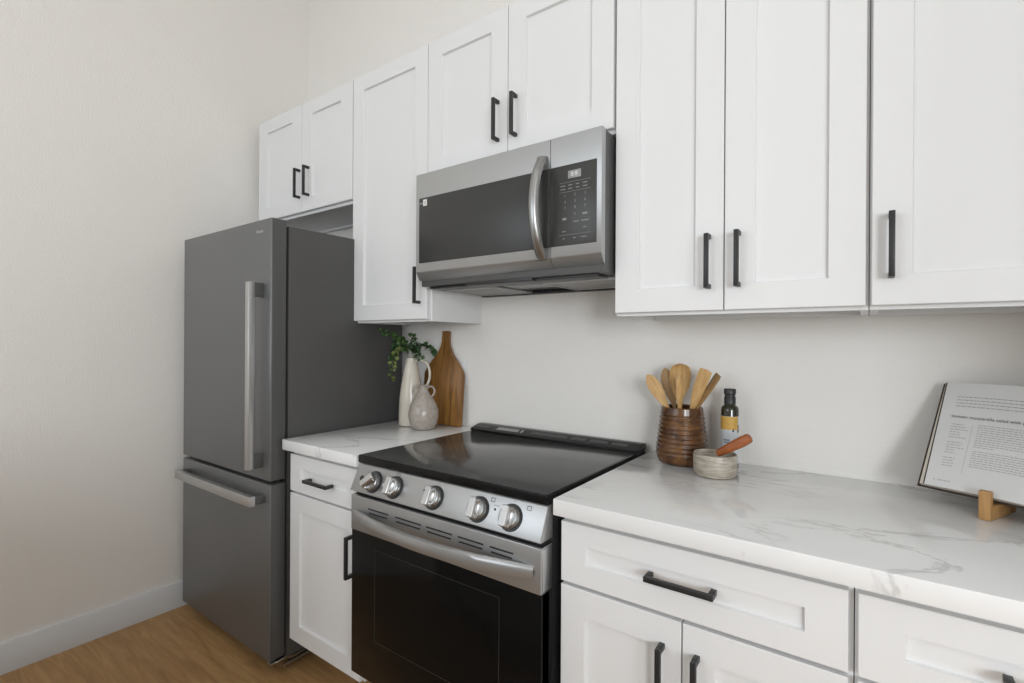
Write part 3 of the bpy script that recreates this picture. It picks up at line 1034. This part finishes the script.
VX, VY = 0.021, -0.180
vs = thing('vase', 'squat round mottled grey vase with two small loop handles, in front of the jug', 'vase', (VX, VY, ZK + 0.0005), rot=Matrix.Rotation(math.radians(32), 4, 'Z').to_quaternion())
prof = [(0, 0), (0.038, 0), (0.046, 0.004), (0.058, 0.025), (0.0645, 0.055), (0.0635, 0.080), (0.055, 0.108), (0.041, 0.133), (0.0275, 0.152),
        (0.0205, 0.165), (0.0195, 0.174), (0.0215, 0.182), (0.0255, 0.187), (0.0240, 0.1885), (0.0190, 0.184), (0.0165, 0.172), (0.022, 0.150),
        (0.050, 0.10), (0.058, 0.055), (0.04, 0.012), (0, 0.010)]
MB().lathe(prof).build('body', M['vase'], vs)
for s in (-1, 1):
    hp = [(s * 0.019, 0, 0.179), (s * 0.030, 0, 0.1835), (s * 0.041, 0, 0.180), (s * 0.0475, 0, 0.168), (s * 0.046, 0, 0.153), (s * 0.039, 0, 0.142), (s * 0.030, 0, 0.140)]
    MB().tube(hp, 0.0046, 10).build('handle', M['vase'], vs)


def sprig(label, pts, mat, n, size, first):
    """pts: world points of the stem from inside the jug outwards"""
    P = [Vector(p) for p in pts]
    base = P[0]
    # smooth the stem by Catmull-Rom
    path = []
    for i in range(len(P) - 1):
        p0, p1, p2, p3 = P[max(i - 1, 0)], P[i], P[i + 1], P[min(i + 2, len(P) - 1)]
        for k in range(6):
            t = k / 6
            path.append(0.5 * ((2 * p1) + (-p0 + p2) * t + (2 * p0 - 5 * p1 + 4 * p2 - p3) * t * t + (-p0 + 3 * p1 - 3 * p2 + p3) * t ** 3))
    path.append(P[-1])
    r = thing('greenery_sprig', label, 'greenery', base, 'leafy sprigs in the cream jug')
    MB(base).tube(path, [0.0022 - 0.0012 * i / len(path) for i in range(len(path))], 6).build('stem', M['stem'], r)
    mb = MB(base)
    start = (len(path) - 1) * first
    for i in range(n):
        f = start + (len(path) - 1 - start) * i / (n - 1)
        k = min(int(f), len(path) - 2)
        p = path[k].lerp(path[k + 1], f - k)
        t = (path[k + 1] - path[k]).normalized()
        for s in range(3):
            a = random.uniform(0, 2 * math.pi)
            rnd = Vector((math.cos(a), math.sin(a), random.uniform(-0.5, 0.7)))
            d = (rnd - t * rnd.dot(t)).normalized() * 0.8 + t * 0.5
            d.normalize()
            side = d.cross(Vector((random.uniform(-1, 1), random.uniform(-1, 1), random.uniform(-1, 1)))).normalized()
            nn = d.cross(side)
            L_ = size * random.uniform(0.75, 1.2)
            W_ = L_ * 0.42
            rows = []
            for tt, ww, hh in ((0.02, 0.05, 0), (0.25, 0.75, 0.06), (0.5, 1.0, 0.09), (0.75, 0.8, 0.06), (0.95, 0.25, -0.02), (1.0, 0.05, -0.04)):
                c = p + d * (L_ * tt + 0.004) + nn * (hh * L_)
                rows.append([c - side * W_ * ww + nn * 0.06 * L_ * ww, c - nn * 0.03 * L_ * ww, c + side * W_ * ww + nn * 0.06 * L_ * ww,
                             c + nn * (0.012 * L_)])
            mb.loft(rows)
    mb.build('leaves', mat, r, angle=80)
    return r


b0 = Vector((JX, JY, ZK + 0.06))
b1 = Vector((JX, JY, ZK + 0.285))
sprig('leafy sprig with small leaves reaching farthest left, high in front of the refrigerator', [b0, b1 + Vector((-0.004, -0.002, 0)), (-0.140, -0.145, 1.270), (-0.180, -0.170, 1.315), (-0.228, -0.200, 1.335)], M['leafm'], 11, 0.019, 0.62)
sprig('yellow-green sprig drooping down left beside the cream jug', [b0, b1 + Vector((-0.006, -0.004, 0)), (-0.135, -0.150, 1.250), (-0.165, -0.165, 1.245), (-0.186, -0.172, 1.190), (-0.192, -0.172, 1.120)], M['leafy'], 13, 0.019, 0.45)
sprig('dense dark green sprig arching left above the jug mouth', [b0, b1 + Vector((-0.002, -0.006, 0)), (-0.125, -0.150, 1.265), (-0.150, -0.160, 1.295), (-0.176, -0.165, 1.270), (-0.186, -0.165, 1.215)], M['leaf'], 18, 0.022, 0.35)
sprig('upright dark green sprig standing tallest out of the jug mouth', [b0, b1 + Vector((0, 0.004, 0)), (-0.110, -0.125, 1.255), (-0.112, -0.120, 1.290), (-0.116, -0.118, 1.318)], M['leaf'], 13, 0.020, 0.4)
sprig('dark green sprig bending right towards the neck of the cutting board', [b0, b1 + Vector((0.006, 0, 0)), (-0.085, -0.125, 1.255), (-0.045, -0.120, 1.272), (-0.010, -0.120, 1.264), (0.012, -0.120, 1.244)], M['leaf'], 17, 0.020, 0.38)
sprig('bushy green sprig spilling forward over the front of the jug mouth', [b0, b1 + Vector((0.002, -0.006, 0)), (-0.115, -0.152, 1.250), (-0.130, -0.165, 1.282), (-0.150, -0.178, 1.300)], M['leafm'], 13, 0.021, 0.4)
sprig('short dark green sprig hanging right, just above the jug handle', [b0, b1 + Vector((0.006, -0.004, 0)), (-0.090, -0.136, 1.245), (-0.062, -0.142, 1.248), (-0.042, -0.146, 1.222)], M['leaf'], 10, 0.019, 0.42)

# ------------------------------------------------------------------ crock with utensils
CX, CY = 1.095, -0.104
cr_ = thing('utensil_crock', 'ribbed brown glazed crock holding wooden utensils', 'crock', (CX, CY, ZK + 0.0005))
prof = [(0, 0), (0.062, 0), (0.069, 0.004)]
n = 170
H = 0.175
def crock_r(z):
    t = z / H
    if t < 0.22:
        r = 0.069 + 0.009 * math.sin(math.pi / 2 * t / 0.22)
    else:
        u = (t - 0.22) / 0.78
        r = 0.078 - 0.0155 * (u ** 1.1)
    return r
for i in range(4, n):
    z = H * i / n
    t = z / H
    rib = 0.0015 * math.sin(z * 2 * math.pi / 0.0138) if 0.16 < t < 0.88 else 0.0
    prof.append((crock_r(z) + rib, z))
prof += [(0.0618, H), (0.0590, H + 0.0012), (0.0560, H - 0.001), (0.0555, H - 0.01), (0.062, 0.10), (0.066, 0.04), (0.06, 0.010), (0, 0.008)]
MB().lathe(prof, seg=64).build('body', M['crock'], cr_)


def utensil(label, base, tip, prof, mat, roll=0.0, bend=0.0, name='wooden_spoon', cat='spoon', cup=0.0):
    """prof: (t along the length, half width, half thickness, sideways shift). Flat side faces the camera side (-y) before roll."""
    base, tip = Vector(base), Vector(tip)
    ax = tip - base
    L_ = ax.length
    z = ax.normalized()
    y = Vector((0.35, -0.93, 0))
    y = (y - z * y.dot(z)).normalized()
    x = y.cross(z)
    mat3 = Matrix((x, y, z)).transposed() @ Matrix.Rotation(roll, 3, 'Z')
    r = thing(name, label, cat, base, 'wooden utensils in the brown crock', mat3.to_quaternion())
    rings = []
    for t, w, h, s in prof:
        ring = []
        for k in range(14):
            a = 2 * math.pi * k / 14
            cx, cy = math.cos(a), math.sin(a)
            dy = h * cy + bend * t * t
            if cup and w > 0.008:
                dy += -cup * (1 - cx * cx) * (w / 0.02)
            ring.append((s + w * cx, dy, t * L_))
        rings.append(ring)
    MB().loft(rings).build('carved_body', mat, r)
    return r


def handle_then(head, w0=0.0050, start=0.55):
    return [(0.0, w0 * 0.8, w0 * 0.7, 0), (0.01, w0, w0 * 0.85, 0), (start * 0.6, w0, w0 * 0.85, 0), (start, w0 * 1.05, w0 * 0.85, 0)] + head


oval = [(0.62, 0.0075, 0.0042, 0), (0.70, 0.0125, 0.0036, 0), (0.78, 0.0165, 0.0032, 0), (0.86, 0.0175, 0.0030, 0), (0.93, 0.0145, 0.0028, 0), (0.98, 0.0078, 0.0024, 0), (1.0, 0.002, 0.0012, 0)]
wide = [(0.62, 0.010, 0.0046, 0), (0.68, 0.018, 0.0042, 0), (0.75, 0.0260, 0.0038, 0), (0.83, 0.0295, 0.0036, 0), (0.91, 0.0290, 0.0034, 0), (0.965, 0.0245, 0.003, 0), (0.99, 0.014, 0.0026, 0), (1.0, 0.004, 0.0014, 0)]
leafy = [(0.60, 0.0065, 0.0045, 0), (0.70, 0.0105, 0.0048, 0), (0.80, 0.0135, 0.0046, 0), (0.90, 0.0120, 0.0038, 0), (0.97, 0.0065, 0.0026, 0), (1.0, 0.0016, 0.0012, 0)]
spat = [(0.55, 0.0075, 0.0042, 0), (0.66, 0.0140, 0.0034, 0.001), (0.78, 0.0180, 0.0028, 0.002), (0.90, 0.0195, 0.0024, 0.002), (0.975, 0.0195, 0.0020, 0.002), (0.982, 0.0190, 0.0018, 0.002), (1.0, 0.0110, 0.0012, 0.008)]
flat = [(0.55, 0.0080, 0.0040, 0), (0.70, 0.0150, 0.0030, 0), (0.85, 0.0190, 0.0024, 0), (0.97, 0.0200, 0.0018, 0), (1.0, 0.0170, 0.0012, 0)]

utensil('leftmost wooden spoon in the crock, oval bowl tilted left', (1.135, -0.090, 0.940), (0.990, -0.125, 1.188), handle_then([(t, w * 1.22, h, s_) for t, w, h, s_ in oval]), M['spoon'], 0.25, cup=0.004)
utensil('darker wooden spoon behind the leftmost spoon in the crock', (1.105, -0.085, 0.932), (1.030, -0.075, 1.208), handle_then([(t, w * 1.25, h, s) for t, w, h, s in oval]), M['spoond'], -0.1, cup=0.004)
utensil('broad round-headed wooden spoon standing tallest at the back of the crock', (1.075, -0.085, 0.932), (1.080, -0.070, 1.224), handle_then([(t, w * 1.12, h, s_) for t, w, h, s_ in wide]), M['spoon'], 0.0, cup=0.010)
utensil('narrow pointed wooden spoon upright at the front of the crock', (1.092, -0.110, 0.932), (1.097, -0.135, 1.194), handle_then([(t, w * 1.1, h, s_) for t, w, h, s_ in leafy]), M['spoon'], 0.6, cup=0.0)
utensil('flat wooden spatula with a slanted edge leaning right in the crock', (1.072, -0.100, 0.932), (1.172, -0.110, 1.210), handle_then(spat), M['spoon'], 0.1, name='wooden_spatula', cat='spatula')
utensil('rightmost thin wooden spatula in the crock, seen nearly edge-on', (1.056, -0.108, 0.945), (1.203, -0.098, 1.196), handle_then(flat), M['spoond'], -1.15, name='wooden_spatula', cat='spatula')

# ------------------------------------------------------------------ oil bottle
BX, BY = 1.2345, -0.092
bt = thing('oil_bottle', 'small dark oil bottle with black cap and yellow-white label, against the wall', 'bottle', (BX, BY, ZK + 0.0005))
MB().lathe([(0, 0), (0.022, 0), (0.0250, 0.003), (0.0250, 0.176), (0.0235, 0.184), (0.0175, 0.190), (0.0140, 0.194), (0.0135, 0.206), (0, 0.206)], seg=40).build('glass_body', M['oil'], bt)
MB().lathe([(0.0136, 0.193), (0.0165, 0.194), (0.0165, 0.214), (0.0150, 0.216), (0.0150, 0.222), (0.0172, 0.224), (0.0172, 0.2375), (0.0158, 0.2395), (0, 0.2395)], seg=40).build('cap', M['black'], bt)


def patch(mb, th0, th1, z0, z1, r, n=12):
    rings = []
    for z in (z0, z1):
        rings.append([(r * math.cos(th0 + (th1 - th0) * i / n), r * math.sin(th0 + (th1 - th0) * i / n), z) for i in range(n + 1)] +
                     [((r - 0.0004) * math.cos(th0 + (th1 - th0) * i / n), (r - 0.0004) * math.sin(th0 + (th1 - th0) * i / n), z) for i in range(n, -1, -1)])
    mb.loft(rings)


mid = math.radians(-62)            # towards the camera
lb = MB()
patch(lb, mid - 2.2, mid + 1.15, 0.018, 0.1585, 0.0254, 40)
lab = lb.build('label', M['labelw'], bt)
lb = MB()
patch(lb, mid - 2.2, mid + 0.72, 0.119, 0.158, 0.0257, 30)
lb.build('label_band', M['yellow'], lab)
lb = MB()
for k, (dt, z) in enumerate(((0.80, 0.128), (0.72, 0.114), (0.90, 0.118), (0.10, 0.117))):
    patch(lb, mid + dt - 0.09, mid + dt + 0.09, z - 0.004, z + 0.004, 0.0260, 4)
lb.build('label_leaves', M['darkprint'], lab)
lb = MB()
for z, a, b in ((0.086, -1.0, -0.25), (0.079, -0.95, 0.1), (0.066, -0.7, 0.3), (0.050, -0.7, 0.2)):
    patch(lb, mid + a, mid + b, z, z + 0.0042, 0.0257, 8)
lb.build('label_text', M['labelb'], lab)

# ------------------------------------------------------------------ bowl and pestle
OX, OY = 1.2180, -0.199
bw = thing('stone_bowl', 'small round banded beige bowl in front of the oil bottle', 'bowl', (OX, OY, ZK + 0.0005))
MB().lathe([(0, 0.002), (0.047, 0.002), (0.049, 0), (0.054, 0.002), (0.0575, 0.010), (0.0590, 0.026), (0.0590, 0.058), (0.0575, 0.0625), (0.0550, 0.0625), (0.0530, 0.058), (0.0520, 0.028), (0.046, 0.014), (0, 0.010)], seg=56).build('body', M['bowl'], bw)
p0, p1 = Vector((1.225, -0.200, 0.976)), Vector((1.312, -0.204, 1.033))
ax = p1 - p0
rq = Vector((0, 0, 1)).rotation_difference(ax.normalized())
pe = thing('pestle', 'reddish-brown wooden pestle resting on the rim of the beige bowl', 'pestle', p0, rot=rq)
Lp = ax.length
MB().lathe([(0, -0.004), (0.008, 0.0), (0.0105, 0.006), (0.0125, 0.03), (0.0142, 0.06), (0.0148, Lp * 0.75), (0.0138, Lp * 0.92), (0.0118, Lp * 0.985), (0.007, Lp + 0.001), (0, Lp + 0.002)], seg=28).build('shaft', M['pestle'], pe)

# ------------------------------------------------------------------ cookbook on its stand
DIR = Vector((0.8957, -0.4446, 0))
BACK = Vector((0.4446, 0.8957, 0))
lean = math.radians(29.0)
UP = Vector((0, 0, 1)) * math.cos(lean) + BACK * math.sin(lean)
NRM = DIR.cross(UP)                 # towards the reader
corner = Vector((1.6735, -0.155, 0.9600))
bq = Matrix((DIR, UP, NRM)).transposed().to_quaternion()
bk = thing('cookbook', 'open cookbook with printed white pages, leaning back on a wooden stand', 'book', corner, rot=bq)
PW, PH = 0.198, 0.2705
# local frame: x along the bottom, y up the page, z towards the reader (page face near z = 0)
MB().box(-0.008, 2 * PW + 0.008, -0.004, PH + 0.003, -0.0180, -0.0145, 0.0008).build('cover', M['cover'], bk)


def page_z(u):
    return -0.0015 + 0.004 * math.sin(math.pi * min(1, u)) - 0.010 * max(0, (u - 0.86) / 0.14) ** 2


def page_block(x0, x1, flip, name):
    n = 20
    top, edge = [], []
    rings = []
    for i in range(n + 1):
        u = i / n
        x = x0 + (x1 - x0) * u
        z = page_z(1 - u if flip else u)
        rings.append([(x, 0, -0.0143), (x, PH, -0.0143), (x, PH, z - 0.0012), (x, 0, z - 0.0012)])
    blk = MB().loft(rings).build(name, M['pageedge'], bk)
    rings = []
    for i in range(n + 1):
        u = i / n
        x = x0 + (x1 - x0) * u
        z = page_z(1 - u if flip else u)
        if (x < 0.010 and not flip) or (x > 2 * PW - 0.010 and flip):
            continue
        xt = x - 0.006 * (1 - u) if not flip else x
        rings.append([(x, 0, z - 0.0008), (xt, PH, z - 0.0008), (xt, PH, z), (x, 0, z)])
    MB().loft(rings).build('page', M['page'], blk)
    return blk


MB().loft([[(0.0078, 0.0006, -0.0027), (0.0020, PH - 0.0006, -0.0027), (0.0020, PH - 0.0006, -0.0018), (0.0078, 0.0006, -0.0018)], [(0.03, 0.0006, -0.0027), (0.03, PH - 0.0006, -0.0027), (0.03, PH - 0.0006, -0.0018), (0.03, 0.0006, -0.0018)]]).build('endpaper', M['cover'], bk)
pgl = page_block(0.001, PW - 0.001, False, 'page_block')
pgr = page_block(PW + 0.001, 2 * PW - 0.002, True, 'page_block')


def words(mb, x0, x1, y, h, rnd, last=1.0):
    x = x0
    xe = x0 + (x1 - x0) * last
    while x < xe - 0.002:
        w = min(rnd.uniform(0.003, 0.010), xe - x)
        z0 = page_z((x - 0.002) / (PW - 0.003)) + 0.0003
        z1 = page_z((x + w - 0.002) / (PW - 0.003)) + 0.0003
        mb.quad([(x, y - h / 2, z0), (x + w, y - h / 2, z1), (x + w, y + h / 2, z1), (x, y + h / 2, z0)])
        x += w + 0.0016


rnd = random.Random(3)
tb = MB()
for k in range(4):                                   # introduction
    words(tb, 0.033, 0.194, 0.2330 - k * 0.0083, 0.0019, rnd, 1.0 if k < 3 else 0.8)
tb.build('introduction_lines', M['ink'], pgl, smooth=False)
tb = MB()
for k in range(17):                                  # ingredient column
    if k in (6, 12):
        continue
    words(tb, 0.034, 0.068, 0.1600 - k * 0.0066, 0.0015, rnd, rnd.uniform(0.55, 1.0))
tb.build('ingredient_lines', M['ink'], pgl, smooth=False)
tb = MB()
for k in range(20):                                  # method column
    if k in (11,):
        continue
    words(tb, 0.084, 0.190, 0.1630 - k * 0.0054, 0.0014, rnd, 0.35 if k in (10,) else rnd.uniform(0.93, 1.0))
tb.build('method_lines', M['ink'], pgl, smooth=False)
tb = MB()
tb.box(0.0740, 0.0744, 0.040, 0.162, 0.0016, 0.0026)
words(tb, 0.026, 0.029, 0.0165, 0.002, rnd); words(tb, 0.034, 0.058, 0.0165, 0.0016, rnd)
tb.build('page_footer', M['ink'], pgl, smooth=False)
text_part('heading', 'tomato mozzarella salad with pesto', 0.0104, M['inkdark'], pgl, Matrix.Translation((0.031, 0.1800, 0.0032)), bold=0.0001)
tb = MB()
def words_r(x0, x1, y, h):
    x = x0
    while x < x1 - 0.002:
        w = min(rnd.uniform(0.003, 0.010), x1 - x)
        tb.quad([(x, y - h / 2, 0.0034), (x + w, y - h / 2, 0.0034), (x + w, y + h / 2, 0.0034), (x, y + h / 2, 0.0034)])
        x += w + 0.0016
for k in range(22):
    words_r(0.245, 0.375, 0.225 - k * 0.0078, 0.0022)
tb.build('method_lines', M['ink'], pgr, smooth=False)

# stand: two L-shaped feet with front pegs, a cross bar and a slatted back
sq = Matrix((DIR, BACK, Vector((0, 0, 1)))).transposed().to_quaternion()
so = corner + DIR * 0.0 - Vector((0, 0, corner.z - ZK - 0.0005))
st = thing('cookbook_stand', 'small light wood easel stand holding the open cookbook', 'book stand', so, rot=sq)
for i, x in enumerate((0.119, 0.265)):
    mb = MB()
    mb.box(x, x + 0.020, -0.024, -0.009, 0.0, 0.062, 0.0012)
    mb.box(x, x + 0.020, -0.0095, 0.112, 0.0, 0.0290, 0.0012)
    mb.build('foot', M['bamboo'], st)
tl = math.tan(lean)
mb = MB()
for x in (0.118, 0.190, 0.264):
    y0 = 0.0285
    mb.loft([[(x, y0 + tl * z, z), (x + 0.018, y0 + tl * z, z), (x + 0.018, y0 + 0.010 + tl * z, z), (x, y0 + 0.010 + tl * z, z)] for z in (0.026, 0.165)])
mb.build('back_slat', M['bamboo'], st)
mb = MB()
for z in (0.036, 0.135):
    y = 0.0395 + tl * z
    mb.box(0.112, 0.288, y, y + 0.010, z - 0.011, z + 0.011, 0.001)
mb.build('cross_bar', M['bamboo'], st)

# ------------------------------------------------------------------ added recessed ceiling lamps, unseen, for overhead fill
for i, (x, y) in enumerate(((0.1, -1.5), (1.9, -1.5), (0.1, -2.9), (3.4, -2.0))):
    lo = (x, y, ZC)
    lp = MB(lo).lathe([(0.075, -0.001), (0.095, -0.001), (0.095, -0.008), (0.078, -0.010), (0.075, -0.001)], lo, 32).build('trim_%d' % (i + 1), M['trim'])  # rim of an added lamp fixture
    struct(lp)
    MB(lo).lathe([(0, -0.004), (0.074, -0.004), (0.074, -0.0015), (0, -0.0015)], lo, 32).build('lens', M['addedlamp'], lp)
    added_lamp_light((x, y, ZC - 0.02), 1.5)
